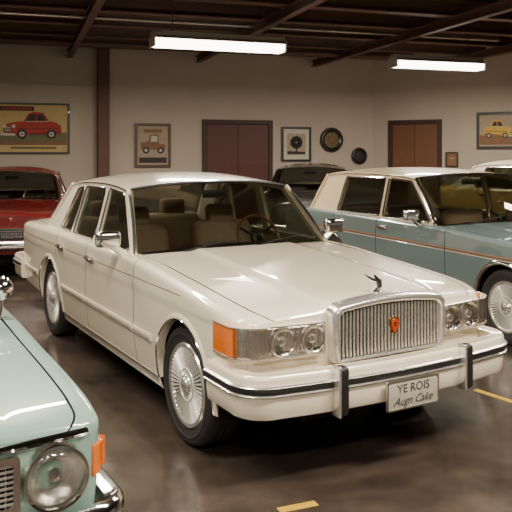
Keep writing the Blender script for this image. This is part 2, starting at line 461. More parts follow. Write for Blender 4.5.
    def B2(u): return Vector((xcb-bb*.6*(1-u*u), yb*u, zb-.012+.02*(1-u*u)))
    us = [-1+k/14 for k in range(29)]
    def screen(Bf, Tf, sgn, nm):
        rows = []
        for k in range(9):
            t = k/8; rows.append([Bf(u).lerp(Tf(u), t)+Vector((sgn*.03*math.sin(math.pi*t), 0, .012*math.sin(math.pi*t))) for u in us])
        g = MB().grid(rows).obj(nm, M['glass'], root, 60)
        loop = rows[0]+[r[-1] for r in rows[1:]]+rows[-1][::-1][1:]+[r[0] for r in rows[::-1][1:-1]]
        MB().tube(loop, .011, 6, True).obj('window_seal', G.get('seal', M['black']), g)
    screen(B, T, 1, 'windshield'); screen(B2, T2, -1, 'rear_window')
    rows = []
    for k in range(19):
        t = k/18; row = []
        crn = cf*(1-t)+cr_*t+(cm-(cf+cr_)/2)*math.sin(math.pi*t)
        for u in us:
            x = T(u).x*(1-t)+T2(u).x*t; xe = xat*(1-t)+xct*t
            row.append((x, (ys(Ed(xe))+.006)*u, Ed(xe)+crn*(1-abs(u)**2.6)))
        rows.append(row)
    mb = MB().grid(rows)
    for (idx) in (0, 28):
        e_ = [Vector(r[idx]) for r in rows]; sg = -1 if idx == 0 else 1
        mb.grid([e_, [p+Vector((0, sg*.006, -.012)) for p in e_], [p+Vector((0, sg*.004, -.03)) for p in e_]])
    mb.obj('roof', roofp, root, 50)
    for s in (1, -1):
        MB().tube([(xab, s*(yb-.002), zb-.03), ((xab+xat)/2, s*((yb+ys(Ed(xat)))/2-.002), (zb+Ed(xat))/2-.01), (xat, s*(ys(Ed(xat))-.002), Ed(xat))], [.024, .020, .018], 8).obj('windshield_pillar', G.get('pillar', G.get('framepaint', paint)), root)
        MB().tube([(xct, s*ys(Ed(xct)), Ed(xct)), (xcb, s*yb, zb-.03)], [.02, .026], 8).obj('rear_pillar', G.get('rearpillar', G.get('framepaint', paint)), root)
        MB().tube([(xat+(xct-xat)*k/14, s*(ys(Ed(xat+(xct-xat)*k/14))+.008), Ed(xat+(xct-xat)*k/14)-.012) for k in range(15)], .007, 6).obj('drip_rail', G.get('trim', M['chrome']), root)
        MB().tube([(xab-.02+(xcb-xab+.06)*k/10, s*(yb+.012), zb-.01) for k in range(11)], .008, 6).obj('belt_trim', G.get('trim', M['chrome']), root)
    # cabin
    cab = P.get('seat', M['tan'])
    MB().rbox(((xab+xcb)/2, 0, .40), (abs(xcb-xab)-.1, (W-.16)*2, .04), .01).obj('cabin_floor', M['carpet'], root)
    for s in (1, -1):
        MB().rbox(((d0+d2)/2-.05, s*(W-.13), .72), (abs(d2-d0)+.1, .04, .48), .01).obj('door_trim', cab, root)
    MB().rbox((xab-.10, 0, zb-.14), (.34, (yb-.06)*2, .22), .06, 3).obj('dashboard', P.get('dash', M['darktan']), root)
    MB().rbox((xcb-.02, 0, zb-.05), (.42, (yb-.06)*2, .05), .02).obj('parcel_shelf', cab, root)
    def seat(x, y, w, nm='seat', head=P.get('headrests', True), n=1):
        st = MB().rbox((x, y, .56), (.52, w, .2), .06, 3).obj(nm, cab, root)
        MB().rbox((x-.28, y, zb-.20-P.get('seatdrop', 0)), (.16, w*.97, .62), .07, 3, Matrix.Rotation(R(-14), 3, 'Y')).obj('backrest', cab, st)
        if head:
            for k in range(n):
                MB().rbox((x-.36, y+(k-(n-1)/2)*w*.55, zb+.16), (.10, .27, .18), .045, 3, Matrix.Rotation(R(-10), 3, 'Y')).obj('headrest', cab, st)
    sx = xab-.74
    seat(sx, yb*.5, .60); seat(sx, -yb*.5, .60); seat(sx-.98, 0, yb*2-.3, 'rear_seat', n=2)
    c = Vector((xab-.36, yb*.48, zb+.02)); rot = Matrix.Rotation(R(62), 3, 'Y')
    st = MB().tube([c+rot @ Vector((.19*math.cos(2*math.pi*k/32), .19*math.sin(2*math.pi*k/32), 0)) for k in range(32)], .012, 8, True).obj('steering_wheel', M['wood'], root)
    mb = MB().rbox(c+rot @ Vector((0, 0, -.02)), (.09, .12, .05), .02, 2, rot)
    for a in (0, 120, 240): mb.tube([c+rot @ Vector((0, 0, -.02)), c+rot @ Vector((.185*math.cos(R(a)), .185*math.sin(R(a)), 0))], .012, 6)
    mb.tube([c, c+Vector((.3, 0, -.16))], .025, 8); mb.obj('steering_hub', M['black'], st)
    MB().rbox((xat-.02+bt, 0, Ed(xat)-.045), (.02, .22, .06), .012, 2).obj('rear_view_mirror', M['black'], root)
    for s, y0 in ((1, .05), (1, -.5)):
        u0, u1 = y0/yb, (y0+.46)/yb
        p0 = B(u0)+Vector((.035, 0, .012)); p1 = B(u1).lerp(T(u1), .10)+Vector((.03, 0, .02))
        MB().tube([p0, (p0+p1)/2+Vector((.01, 0, .012)), p1], [.009, .006, .005], 6).obj('wiper', M['black'], root)
    def bump(path, prof, m, nm, fx=lambda x: x, parent=root):
        mb = MB(); sweep(path, prof, mb, fx); return mb.obj(nm, m, parent, 40)
    bp = P['bump']
    fpath = plan_path(bp['xb'], bp['bow'], bp['Wb'], bp['rc'], bp['xs'])
    rshift = (xr-.10)+bp['xb']
    frx = lambda x: rshift-x
    rpath = plan_path(bp['xb'], bp['bow']*.6, bp['Wb'], bp['rc'], bp['xs'])
    fb = bump(fpath, bp['prof'], bp['mat'], 'front_bumper')
    rb = bump(rpath, bp['prof'], bp['mat'], 'rear_bumper', frx)
    for pr, m_, nm in bp.get('strips', []):
        bump(fpath, pr, m_, nm, parent=fb); bump(rpath, pr, m_, nm, frx, parent=rb)
    for s in (1, -1):
        MB().rbox((xr+.0+rbow*.6, s*(W-.22), (Zs(xr)+.55)/2+.02), (.05, .26, .15), .015, 2).obj('tail_lamp', M['redlens'], root)
    for (z, h, off, m_, nm, gaps) in P.get('strips', []):
        for s in (1, -1):
            for (x0, x1) in gaps:
                n = max(2, int(abs(x1-x0)/.06)); rows = []
                for k in range(n+1):
                    x = x0+(x1-x0)*k/n
                    rows.append([(warp(x, W), s*(side_y(x, z+dz)+oy), z+dz) for dz, oy in ((h, -.004), (h, off*.6), (h*.5, off), (-h*.5, off), (-h, off*.6), (-h, -.004))])
                mb = MB().grid(rows, closed_u=True); mb.add(rows[0], [tuple(range(6))]); mb.add(rows[-1], [tuple(range(6))]); mb.obj(nm, m_, root)
    for s in (1, -1):
        for hx in (d1+.12, d2+.16):
            z = P.get('hz', zb-.13); y = side_y(hx, z)
            hn = MB().rbox((hx, s*(y+.004), z), (.19, .012, .05), .005, 2).obj('door_handle', M['chrome'], root)
            MB().rbox((hx, s*(y+.02), z+.008), (.15, .022, .022), .009, 2).obj('handle_grip', M['chrome'], hn)
    mx_, mz_ = P['mirror']
    for s in (1, -1):
        y0 = P.get('my', W+.075)
        if P.get('mround'):
            mt = Matrix.Translation((mx_, s*y0, mz_)) @ Matrix.Rotation(R(90), 4, 'Y')
            q = MB().lathe([(0, .045), (.03, .04), (.055, .02), (.062, -.005), (.058, -.012)], 28, mt).obj('side_mirror', M['chrome'], root)
            MB().lathe([(.058, -.010), (0, -.012)], 28, mt).obj('mirror_glass', M['mirror'], q)
            MB().tube([(mx_, s*y0, mz_-.03), (mx_+.01, s*(y0+.0), mz_-.09), (mx_+.01, s*(y0-.02), mz_-.17)], [.01, .009, .016], 8).obj('mirror_stalk', M['chrome'], q)
        else:
            q = MB().rbox((mx_, s*y0, mz_), (.075, .18, .115), .028, 3).obj('side_mirror', M['chrome'], root)
            MB().rbox((mx_-.034, s*y0, mz_), (.012, .155, .09), .004, 2).obj('mirror_glass', M['mirror'], q)
            MB().tube([(mx_, s*(y0-.02), mz_-.04), (mx_-.01, s*(W-.07), zb-.03)], [.025, .032], 8).obj('mirror_stalk', P.get('stalk', M['chrome']), q)
    P['side_y'] = side_y; P['warp'] = warp; P['fb'] = fb
    return root

FX = Matrix.Rotation(R(90), 4, 'Y')
def round_lamp(root, x, y, z, r, nm='headlamp'):
    mt = Matrix.Translation((x, y, z)) @ FX
    q = MB().lathe([(r*1.17, -.02), (r*1.22, .012), (r*1.17, .036), (r*1.06, .038), (r*.99, .024), (r*.98, .01)], 48, mt).obj(nm, M['chrome'], root)
    MB().lathe([(r*1.0, .018), (r*.9, .004), (r*.7, -.012), (r*.4, -.022), (r*.24, -.024)], 40, mt).obj('reflector', M['reflect'], q)
    MB().lathe([(r*.26, -.024), (r*.25, .004), (r*.18, .014), (0, .017)], 24, mt).obj('bulb_shield', M['chrome'], q)
    MB().lathe([(r*1.0, .018), (r*.8, .034), (r*.45, .044), (0, .048)], 40, mt).obj('lens', M['lens'], q)
    return q
def grille(root, x, y0, y1, z0, z1, nv, nh, depth=.05, fw=.02, rt=.03, cy=0, bow=0, barw=.007, barh=.006, thin=None):
    o = round_poly([(y0, z0), (y1, z0), (y1, z1), (y0, z1)], rt, 5)
    cx, cz = (y0+y1)/2, (z0+z1)/2
    i_ = [(cx+(p[0]-cx)*(1-2*fw/(y1-y0)), cz+(p[1]-cz)*(1-2*fw/(z1-z0))) for p in o]
    g = MB().ring([(x, p[0], p[1]) for p in o], [(x, p[0], p[1]) for p in i_], (depth, 0, 0)).obj('grille', M['chrome'], root)
    MB().prism([(x+.002, p[0], p[1]) for p in i_], (.026 if thin is None else depth*.6, 0, 0)).obj('grille_backing', M['under'], g)
    mb = MB(); dd = .012 if thin is None else thin; xc = x+.032 if thin is None else x+depth*.6+thin*.5+.002
    for k in range(nv):
        y = y0+fw+(y1-y0-2*fw)*(k+.5)/nv; mb.rbox((xc, y, cz), (dd, barw, z1-z0-1.6*fw), .001, 1)
    for k in range(nh):
        z = z0+fw+(z1-z0-2*fw)*(k+.5)/nh; mb.rbox((xc+.003, cx, z), (dd, y1-y0-1.6*fw, barh), .001, 1)
    mb.obj('grille_bars', M['spoke'], g)
    return g

# ================================================================== MAIN CAR
W = .90
main = dict(loc=(.336, 4.725, 0), alpha=30, name='sedan_car',
    label='large cream sedan in the centre with upright chrome grille and front licence plate',
    W=W, wb=2.98, xf=.765, xr=-4.38, zw=.345, TR=.345, rr=.234, ar=.388, paint=M['cream'], NS=34, step=.03, archtrim=True,
    ztop=[(.765, .858), (.75, .880), (.715, .893), (.4, .925), (-.2, .970), (-.9, 1.01), (-3.3, 1.03), (-3.8, 1.02), (-4.33, .99), (-4.38, .955)],
    zsh=[(.765, .828), (.73, .852), (.4, .893), (-.2, .945), (-.9, .99), (-3.0, .995), (-4.0, .975), (-4.33, .955), (-4.38, .93)],
    zbot=[(.8, .42), (.45, .39), (.3, .24), (-.4, .22), (-2.6, .22), (-3.3, .26), (-3.4, .34), (-4.38, .36)],
    wcurve=[(.765, W-.105), (.75, W-.072), (.705, W-.040), (.58, W-.014), (.3, W), (-1.5, W), (-3.4, W), (-4.1, W-.02), (-4.3, W-.045), (-4.38, W-.09)],
    side=[(1.0, .022), (.93, .008), (.80, 0), (.785, .004), (.57, .004), (.55, .002), (.45, .012), (.3, .035), (.2, .06)],
    shr=.072, shd=.052, bow=.11, rbow=.08, fc=.47, ch=.013, topexp=3.2,
    doors=(-.77, -1.85, -2.74), hood_end=-.80, trunk_start=-3.36, wheel='wire', hz=.865,
    mirror=(-1.06, 1.095), stalk=M['cream'],
    G=dict(yb=.82, yr=.70, zb=.99, ze=1.45, xab=-.95, xat=-1.38, xct=-2.82, xcb=-3.34,
        edge=[(-1.38, 1.42), (-1.6, 1.445), (-2.0, 1.46), (-2.5, 1.45), (-2.82, 1.415)], crown=(.05, .075, .05), bows=(.14, .07),
        wins=[[(-1.05, 1.005), (-1.425, 1.388), (-1.79, 1.415), (-1.79, 1.005)], [(-1.88, 1.005), (-1.88, 1.417), (-2.40, 1.41), (-2.46, 1.005)], [(-2.51, 1.01), (-2.45, 1.403), (-2.62, 1.387), (-2.86, 1.02)]]),
    bump=dict(xb=.905, bow=.09, Wb=.905, rc=.16, xs=.415, mat=M['cream'],
        prof=[(0, .604), (.014, .609), (.024, .600), (.028, .586), (.028, .51), (.026, .46), (.020, .405), (.012, .392), (-.012, .386), (-.05, .386), (-.06, .603)],
        strips=[([(.018, .548), (.036, .547), (.040, .540), (.040, .526), (.036, .518), (.018, .516)], M['black'], 'bumper_rub_strip'),
                ([(.018, .564), (.038, .562), (.046, .554), (.038, .546), (.018, .544)], M['spoke'], 'bumper_chrome_strip'),
                ([(.018, .521), (.038, .519), (.045, .513), (.036, .508), (.018, .507)], M['spoke'], 'bumper_chrome_strip')]),
    strips=[(.53, .018, .012, M['cream'], 'side_molding', [(-.45, -.76), (-.785, -1.84), (-1.86, -2.55), (-3.42, -4.2)]),
            (.505, .005, .010, M['steel'], 'side_molding_trim', [(-.45, -.76), (-.785, -1.84), (-1.86, -2.55), (-3.42, -4.2)]),
            (.87, .0025, .002, M['copper'], 'pinstripe', [(-.0, -.76), (-.785, -1.6), (-1.9, -2.45), (-2.8, -4.2)]),
            (.27, .02, .006, M['steel'], 'rocker_trim', [(-.42, -2.56)])])
mc = build_car(main)
gy1 = .388; GX = .745
def gout(k):
    top = [(y, .932-k*1.45-.034*(abs(y)/.39)**2) for y in [gy1-k*.9-.03, .30, .20, .10, 0, -.10, -.20, -.30, -(gy1-k*.9-.03)]]
    return [(-(gy1-.012-k*.8), .600+k*.5), (gy1-.012-k*.8, .600+k*.5), (gy1-k*.8, .874-k*1.3)] + top + [(-(gy1-k*.8), .874-k*1.3)]
out = gout(0); inn = gout(.036)
mid = gout(.012)
g = MB().ring([(GX, *p) for p in out], [(GX, *p) for p in mid], (.050, 0, 0))
g.grid([[(GX+.050, *p) for p in out], [(GX+.076, *p) for p in gout(.006)], [(GX+.086, *p) for p in gout(.014)], [(GX+.084, *gi) for gi in gout(.024)], [(GX+.072, *gi) for gi in gout(.031)], [(GX+.050, *p) for p in inn], [(GX+.02, *p) for p in inn]], closed_u=True)
g = g.obj('grille', M['spoke'], mc, 50)
MB().prism([(GX+.010, *p) for p in inn], (.038, 0, 0)).obj('grille_backing', M['under'], g)
mb = MB(); n = 30
for k in range(n):
    y = -.345+.69*k/(n-1); top = .878-.034*(abs(y)/.39)**2
    prof = [(GX+.050, y-.0052), (GX+.060, y-.0052), (GX+.066, y-.002), (GX+.066, y+.002), (GX+.060, y+.0052), (GX+.050, y+.0052)]
    mb.prism([(a, b, .622) for a, b in prof], (0, 0, top-.622))
mb.obj('grille_bars', M['spoke'], g)
sh = [(-.032, .795), (0, .806), (.032, .795), (.033, .762), (.019, .728), (0, .708), (-.019, .728), (-.033, .762)]
em = MB().prism([(GX+.064, p[0]+.015, p[1]) for p in sh], (.012, 0, 0)).obj('grille_emblem', M['gold'], g)
MB().prism([(GX+.075, p[0]*.76+.015, .760+(p[1]-.760)*.76) for p in sh], (.004, 0, 0)).obj('emblem_shield', M['emblemred'], g)
MB().prism([(GX+.078, .015+a*.015, .764+b*.017) for a, b in ((-1, .6), (0, 1), (1, .6), (.3, 0), (.6, -.8), (0, -.4), (-.6, -.8), (-.3, 0))], (.003, 0, 0)).obj('emblem_device', M['gold'], g)
mt = Matrix.Translation((.69, 0, .925))
orn = MB().lathe([(.034, -.012), (.034, 0), (.022, .008), (.012, .014), (.010, .022), (0, .023)], 20, mt)
orn.tube([(.685, 0, .942), (.705, 0, .958), (.705, 0, .978), (.67, -.005, 1.012)], [.009, .019, .017, .005], 8)
orn.tube([(.66, -.065, 1.018), (.685, -.035, .99), (.70, 0, .975), (.685, .03, .98), (.665, .055, .985)], [.004, .012, .014, .011, .004], 8, flat=.5)
orn.obj('hood_ornament', M['chrome'], mc)
lp = plan_path(.80, .095, W+.002, .155, .44, 12, 60)
ZL0, ZL1 = .658, .812
for s in (1, -1):
    front = sorted([p for p in lp if p[1]*s > .402 and p[1]*s < .748 and p[0] > .6], key=lambda p: p[1])
    corner_ = [p for p in lp if p[1]*s >= .740]
    clear = [p for p in corner_ if p[0] > .635]; side_ = [p for p in corner_ if p[0] <= .665]
    def strip(pts, z0, z1, m, nm, off0=-.03, off1=.0, parent=mc):
        mb = MB(); sweep(pts, [(off0, z0+.008), (off1-.006, z0), (off1, z0+.008), (off1, z1-.008), (off1-.006, z1), (off0, z1-.008)], mb); return mb.obj(nm, m, parent, 30)
    hb = strip(front, ZL0, ZL1, M['reflect'], 'headlamp', -.05, -.014)
    loop = [(p[0]+.001, p[1], ZL0-.002) for p in front]+[(p[0]+.001, p[1], ZL1+.002) for p in front[::-1]]
    MB().tube(densify(loop, .03), .0045, 6, True).obj('headlamp_bezel', M['spoke'], hb)
    for yy in (.488, .66):
        xx = .80-.095*(yy/W)**2
        m4 = Matrix.Translation((xx-.008, s*yy, .735)) @ FX
        MB().lathe([(.077, -.006), (.076, .006), (.071, .007), (.062, -.001), (.045, -.005), (.024, -.007)], 36, m4).obj('reflector', M['chrome'], hb)
        MB().lathe([(.024, -.008), (.022, .004), (.011, .010), (0, .010)], 20, m4).obj('bulb_shield', M['spoke'], hb)
    MB().grid([[(p[0]+.006, p[1], z) for p in front] for z in (ZL0, .71, .77, ZL1)]).obj('lens', M['lens'], hb)
    co_ = strip(side_, ZL0, ZL1, M['amber'], 'turn_signal', -.03, .004)
    cl = strip(clear, ZL0, ZL1, M['reflect'], 'corner_lamp', -.03, .000)
    mb = MB(); sweep(clear, [(.003, ZL0), (.005, ZL0), (.005, ZL1), (.003, ZL1)], mb); mb.obj('lens', M['lens'], cl)
    for z in (ZL0-.002, ZL1+.002):
        mb = MB(); sweep(corner_, [(0, z-.003), (.008, z-.003), (.008, z+.003), (0, z+.003)], mb); mb.obj('lamp_trim', M['spoke'], co_)
    oy = s*.433
    ox = .905-.09*(.433/.905)**2
    q = MB().rbox((ox+.050, oy, .505), (.075, .068, .25), .024, 3).obj('bumper_guard', M['black'], main['fb'])
    MB().rbox((ox+.054, oy-.028, .505), (.066, .014, .256), .006, 3).obj('bumper_guard_trim', M['spoke'], q)
pl = MB().rbox((.958, .02, .430), (.012, .36, .155), .005, 2).obj('license_plate', M['plate'], mc)
rim_o = round_poly([(-.18, -.078), (.18, -.078), (.18, .078), (-.18, .078)], .015, 4)
MB().ring([(.96, .02+p[0], .43+p[1]) for p in rim_o], [(.96, .02+p[0]*.95, .43+p[1]*.9) for p in rim_o], (.008, 0, 0)).obj('plate_frame', M['steel'], pl)
tm = Matrix(((0, 0, 1, .9655), (1, 0, 0, .02), (0, 1, 0, .463), (0, 0, 0, 1)))
letters('YE ROIS', .064, M['ink'], pl, tm)
tm2 = Matrix(((0, 0, 1, .9655), (1, 0, 0, .02), (0, 1, 0, .398), (0, 0, 0, 1)))
letters('Augn Cake', .060, M['ink'], pl, tm2, shear=.5)
MB().lathe([(.012, 0), (.012, .004), (0, .006)], 16, Matrix.Translation((-1.62, -.9, .86)) @ Matrix.Rotation(R(90), 4, 'X')).obj('door_lock', M['chrome'], mc)

# ================================================================== generic classic sedans
def classic(over):
    W = over.get('W', .86); L = dict(
        W=W, wb=2.8, xf=.74, xr=-3.95, zw=.325, TR=.325, rr=.20, ar=.37, NS=24, step=.045, headrests=False, seatdrop=.05,
        ztop=[(.74, .84), (.72, .865), (.6, .885), (-.3, .94), (-1.0, .975), (-3.2, .98), (-3.9, .93), (-3.95, .90)],
        zsh=[(.74, .81), (.7, .83), (-.3, .90), (-1.0, .945), (-3.0, .94), (-3.9, .89), (-3.95, .87)],
        zbot=[(.8, .34), (.45, .32), (.3, .22), (-.4, .20), (-3.0, .20), (-3.3, .30), (-3.95, .32)],
        wcurve=[(.74, W-.07), (.72, W-.045), (.6, W-.02), (.3, W-.005), (0, W), (-3, W), (-3.7, W-.02), (-3.9, W-.045), (-3.95, W-.08)],
        side=[(1.0, .02), (.9, .006), (.75, 0), (.5, .012), (.3, .04), (.2, .07)],
        shr=.07, shd=.05, bow=.05, rbow=.06, fc=.47, ch=.006, topexp=2.2,
        doors=(-.75, -1.75, -2.6), hood_end=-.86, trunk_start=-3.2, wheel='disc', hz=.83, mirror=(-1.0, 1.03),
        G=dict(yb=.78, yr=.64, zb=.945, ze=1.37, xab=-.96, xat=-1.45, xct=-2.72, xcb=-3.15,
            edge=[(-1.45, 1.335), (-1.7, 1.36), (-2.1, 1.375), (-2.5, 1.365), (-2.72, 1.34)], crown=(.05, .085, .05), bows=(.12, .06), seal=M['chrome'],
            wins=[[(-1.07, .965), (-1.50, 1.305), (-1.71, 1.325), (-1.71, .965)], [(-1.79, .965), (-1.79, 1.33), (-2.5, 1.318), (-2.68, .965)]]),
        bump=dict(xb=.80, bow=.05, Wb=.87, rc=.10, xs=.42, mat=M['chrome'],
            prof=[(.0, .52), (.02, .53), (.035, .515), (.04, .48), (.035, .445), (.02, .42), (0, .41), (-.03, .43), (-.03, .51)]),
        strips=[(.60, .008, .009, M['chrome'], 'side_molding', [(.6, .38), (-.38, -.74), (-.76, -1.74), (-1.76, -2.44), (-3.2, -3.8)])])
    L.update(over); return L
def shift(P, dz):
    for k in ('ztop', 'zsh'): P[k] = [(a, b+dz) for a, b in P[k]]
    G = P['G'] = dict(P['G']); G['zb'] += dz; G['ze'] += dz; G['edge'] = [(a, b+dz) for a, b in G['edge']]
    G['wins'] = [[(a, b+dz) for a, b in w] for w in G['wins']]; P['hz'] = P.get('hz', .83)+dz
    return P

Wb_ = .87
blue = classic(dict(loc=(2.97, 6.84, 0), alpha=24, name='sedan_car', label='slate blue sedan with cream roof and copper pinstripe parked right of the cream car',
    W=Wb_, wb=3.08, xr=-4.5, paint=M['blue'], roofpaint=M['creamroof'], wheel='wire', TR=.335, zw=.335, rr=.22, ar=.38, lip=M['chrome'], seat=M['seatbrown'],
    ztop=[(.74, .87), (.72, .895), (.6, .91), (-.3, .955), (-1.0, .98), (-3.7, 1.0), (-4.45, .97), (-4.5, .94)],
    zsh=[(.74, .85), (.7, .87), (-.3, .93), (-1.0, .96), (-3.4, .965), (-4.45, .94), (-4.5, .92)],
    zbot=[(.8, .34), (.45, .32), (.3, .22), (-.4, .20), (-2.7, .20), (-3.5, .30), (-4.5, .32)],
    wcurve=[(.74, Wb_-.07), (.72, Wb_-.045), (.6, Wb_-.02), (.3, Wb_-.005), (0, Wb_), (-3.6, Wb_), (-4.2, Wb_-.02), (-4.45, Wb_-.045), (-4.5, Wb_-.08)],
    shr=.055, shd=.04, topexp=3,
    doors=(-.80, -2.02, -2.98), hood_end=-.88, trunk_start=-3.72, mirror=(-1.24, 1.06), hz=.87,
    G=dict(yb=.80, yr=.69, zb=.96, ze=1.45, xab=-1.0, xat=-1.50, xct=-3.40, xcb=-3.70, framepaint=M['creamroof'], seal=M['chrome'], pillar=M['chrome'], rearpillar=M['creamroof'], trimr=.011,
        edge=[(-1.50, 1.425), (-1.8, 1.45), (-2.4, 1.46), (-3.0, 1.45), (-3.4, 1.42)], crown=(.045, .065, .045), bows=(.12, .06),
        wins=[[(-1.10, .985), (-1.555, 1.392), (-1.99, 1.412), (-1.99, .985)], [(-2.05, .985), (-2.05, 1.414), (-2.92, 1.405), (-3.0, .985)]]),
    bump=dict(xb=.82, bow=.05, Wb=.885, rc=.10, xs=.44, mat=M['chrome'],
        prof=[(.0, .54), (.02, .55), (.035, .535), (.04, .50), (.035, .455), (.02, .43), (0, .42), (-.03, .44), (-.03, .53)]),
    strips=[(.768, .009, .005, M['copper'], 'pinstripe', [(.6, .10), (.10, -.79), (-.81, -2.01), (-2.03, -2.97), (-2.99, -4.4)]),
            (.745, .003, .003, M['creamroof'], 'thin_pinstripe', [(.6, .10), (.10, -.79), (-.81, -2.01), (-2.03, -2.97), (-2.99, -4.4)]),
            (.44, .012, .01, M['chrome'], 'side_molding', [(-.41, -.79), (-.81, -2.01), (-2.03, -2.68), (-3.5, -4.3)])]))
bc = build_car(blue)
grille(bc, .725, -.34, .34, .56, .83, 16, 9)
for s in (1, -1):
    round_lamp(bc, .72, s*.48, .70, .075); round_lamp(bc, .70, s*.66, .70, .075)

red = shift(classic(dict(loc=(-3.66, 10.53, 0), alpha=12, name='sedan_car', label='dark red classic car with chrome bumper at the left wall under the large poster', paint=M['red'], seat=M['darktan'], mirror=(-1.0, 1.03))), .015)
rc_ = build_car(red)
grille(rc_, .725, -.46, .46, .54, .69, 28, 3)
for s in (1, -1):
    round_lamp(rc_, .71, s*.63, .665, .085)
dk = shift(classic(dict(loc=(.90, 12.65, 0), alpha=-6, name='sedan_car', label='charcoal sedan behind the windshield of the cream car near the back wall', paint=M['dark'], seat=M['darktan'])), .04)
dc = build_car(dk)
grille(dc, .725, -.42, .42, .58, .82, 20, 5)
for s in (1, -1): round_lamp(dc, .71, s*.60, .71, .085)
py = shift(classic(dict(loc=(6.25, 11.6, 0), alpha=42, name='sedan_car', label='pale yellow car with ivory roof parked behind the slate blue sedan', paint=M['pale'], roofpaint=M['white'], seat=M['tan'])), .13)
py['G']['framepaint'] = M['white']
pc = build_car(py)
grille(pc, .725, -.40, .40, .62, .86, 20, 5)
for s in (1, -1): round_lamp(pc, .71, s*.58, .76, .08)

# mint car, lower left foreground
Wm = .815
mint = classic(dict(loc=(-1.56, 2.75, 0), alpha=30, name='sedan_car', label='mint green classic car with round headlamp in the lower left foreground', paint=M['mint'],
    W=Wm, wb=2.6, xr=-3.6, xf=.72, NS=30, step=.03, TR=.31, zw=.31, ar=.35, seat=M['tan'], mround=True, mirror=(-.72, 1.01), my=Wm-.095,
    ztop=[(.72, .765), (.705, .79), (.65, .803), (.4, .82), (-.3, .85), (-.9, .88), (-3.0, .90), (-3.55, .85), (-3.6, .82)],
    zsh=[(.72, .752), (.70, .775), (.4, .808), (-.3, .835), (-.9, .858), (-2.8, .86), (-3.55, .82), (-3.6, .80)],
    zbot=[(.8, .36), (.45, .32), (.3, .20), (-.4, .19), (-2.3, .19), (-3.0, .28), (-3.6, .30)],
    wcurve=[(.72, Wm-.06), (.705, Wm-.035), (.64, Wm-.012), (.3, Wm-.002), (0, Wm), (-2.8, Wm), (-3.4, Wm-.02), (-3.55, Wm-.045), (-3.6, Wm-.08)],
    shr=.045, shd=.04, ch=.004, fc=.6, topexp=3,
    doors=(-.70, -1.6, -2.3), hood_end=-.74, trunk_start=-2.95, hz=.76,
    G=dict(yb=.715, yr=.58, zb=.855, ze=1.28, xab=-.84, xat=-1.25, xct=-2.4, xcb=-2.9, seal=M['chrome'],
        edge=[(-1.25, 1.24), (-1.5, 1.27), (-1.9, 1.28), (-2.2, 1.27), (-2.4, 1.24)], crown=(.04, .07, .04), bows=(.12, .06),
        wins=[[(-.94, .875), (-1.30, 1.215), (-1.56, 1.235), (-1.56, .875)], [(-1.64, .875), (-1.64, 1.24), (-2.2, 1.23), (-2.38, .875)]]),
    bump=dict(xb=.80, bow=.05, Wb=.83, rc=.10, xs=.40, mat=M['chrome'],
        prof=[(.0, .515), (.018, .525), (.035, .51), (.042, .475), (.035, .435), (.02, .41), (0, .40), (-.03, .42), (-.03, .51)]),
    strips=[(.56, .008, .009, M['chrome'], 'side_molding', [(.6, .36), (-.36, -.69), (-.71, -1.59), (-1.61, -2.24), (-2.96, -3.4)])]))
gc = build_car(mint)
grille(gc, .695, -.50, .50, .545, .728, 22, 8, .05, .022, .02, barw=.003, barh=.0085, thin=.006)
mb = MB(); hp = [p for p in plan_path(.728, .05, Wm-.02, .09, .60, 10, 30) if abs(p[1]) < .74]
sweep(hp, [(0, .735), (.012, .736), (.017, .747), (.012, .758), (0, .76)], mb); mb.obj('hood_edge_trim', M['chrome'], gc)
for s in (1, -1):
    round_lamp(gc, .71, s*.618, .628, .092)
    lpm = plan_path(.725, .05, Wm-.008, .09, .60, 10, 30)
    cpts = [p for p in lpm if p[1]*s >= .748]
    mb = MB(); sweep(cpts, [(-.02, .585), (.0, .58), (.006, .585), (.006, .685), (.0, .69), (-.02, .685)], mb); mb.obj('turn_signal', M['amber'], gc)

# ================================================================== room
FPX = 735.0; HY = 153.0; HC = 1.70
corner = Vector((2.84, 18.0, 0)); aL = R(18); aR = R(-32)
dL = Vector((-math.cos(aL), -math.sin(aL), 0)); dR = Vector((math.cos(aR), math.sin(aR), 0))
CH = 4.17
def hit(side, u, v=None):
    k = (u-256)/FPX; d = dL if side == 'L' else dR
    s = (k*corner.y-corner.x)/(d.x-k*d.y); p = corner+d*s
    z = HC+(HY-v)*p.y/FPX if v is not None else 0
    return Vector((p.x, p.y, z)), s
MB().rbox((0, 9, -.05), (44, 44, .1), 0).obj('floor', M['floor'], None)
bpy.data.objects['floor']['kind'] = 'structure'
tag(MB().rbox((0, 9, CH+.06), (44, 44, .12), 0).obj('ceiling', M['ceil']), kind='structure')
def wall(nm, d, length, rz):
    o = MB().rbox((0, .1, CH/2), (length, .2, CH), 0).obj(nm, M['wall']); o.location = corner+d*(length/2); o.rotation_euler = (0, 0, rz); return tag(o, kind='structure')
wall('wall_left', dL, 18, aL); wall('wall_right', dR, 18, aR)
def baseboard(nm, d, length, rz):
    o = MB().rbox((0, -.012, .07), (length, .024, .14), .004, 1).obj(nm, M['beam']); o.location = corner+d*(length/2+.03); o.rotation_euler = (0, 0, rz); tag(o, kind='structure')
baseboard('baseboard_left', dL, 17.9, aL); baseboard('baseboard_right', dR, 17.9, aR)
def wall_frame(side, u0, u1, v0, v1):
    p0, s0 = hit(side, u0, v0); p1, s1 = hit(side, u1, v0); um = (u0+u1)/2
    pa, _ = hit(side, um, v0); pb, _ = hit(side, um, v1)
    return Vector(((p0.x+p1.x)/2, (p0.y+p1.y)/2, (pa.z+pb.z)/2)), (p1-p0).xy.length, abs(pa.z-pb.z), (aL if side == 'L' else aR)
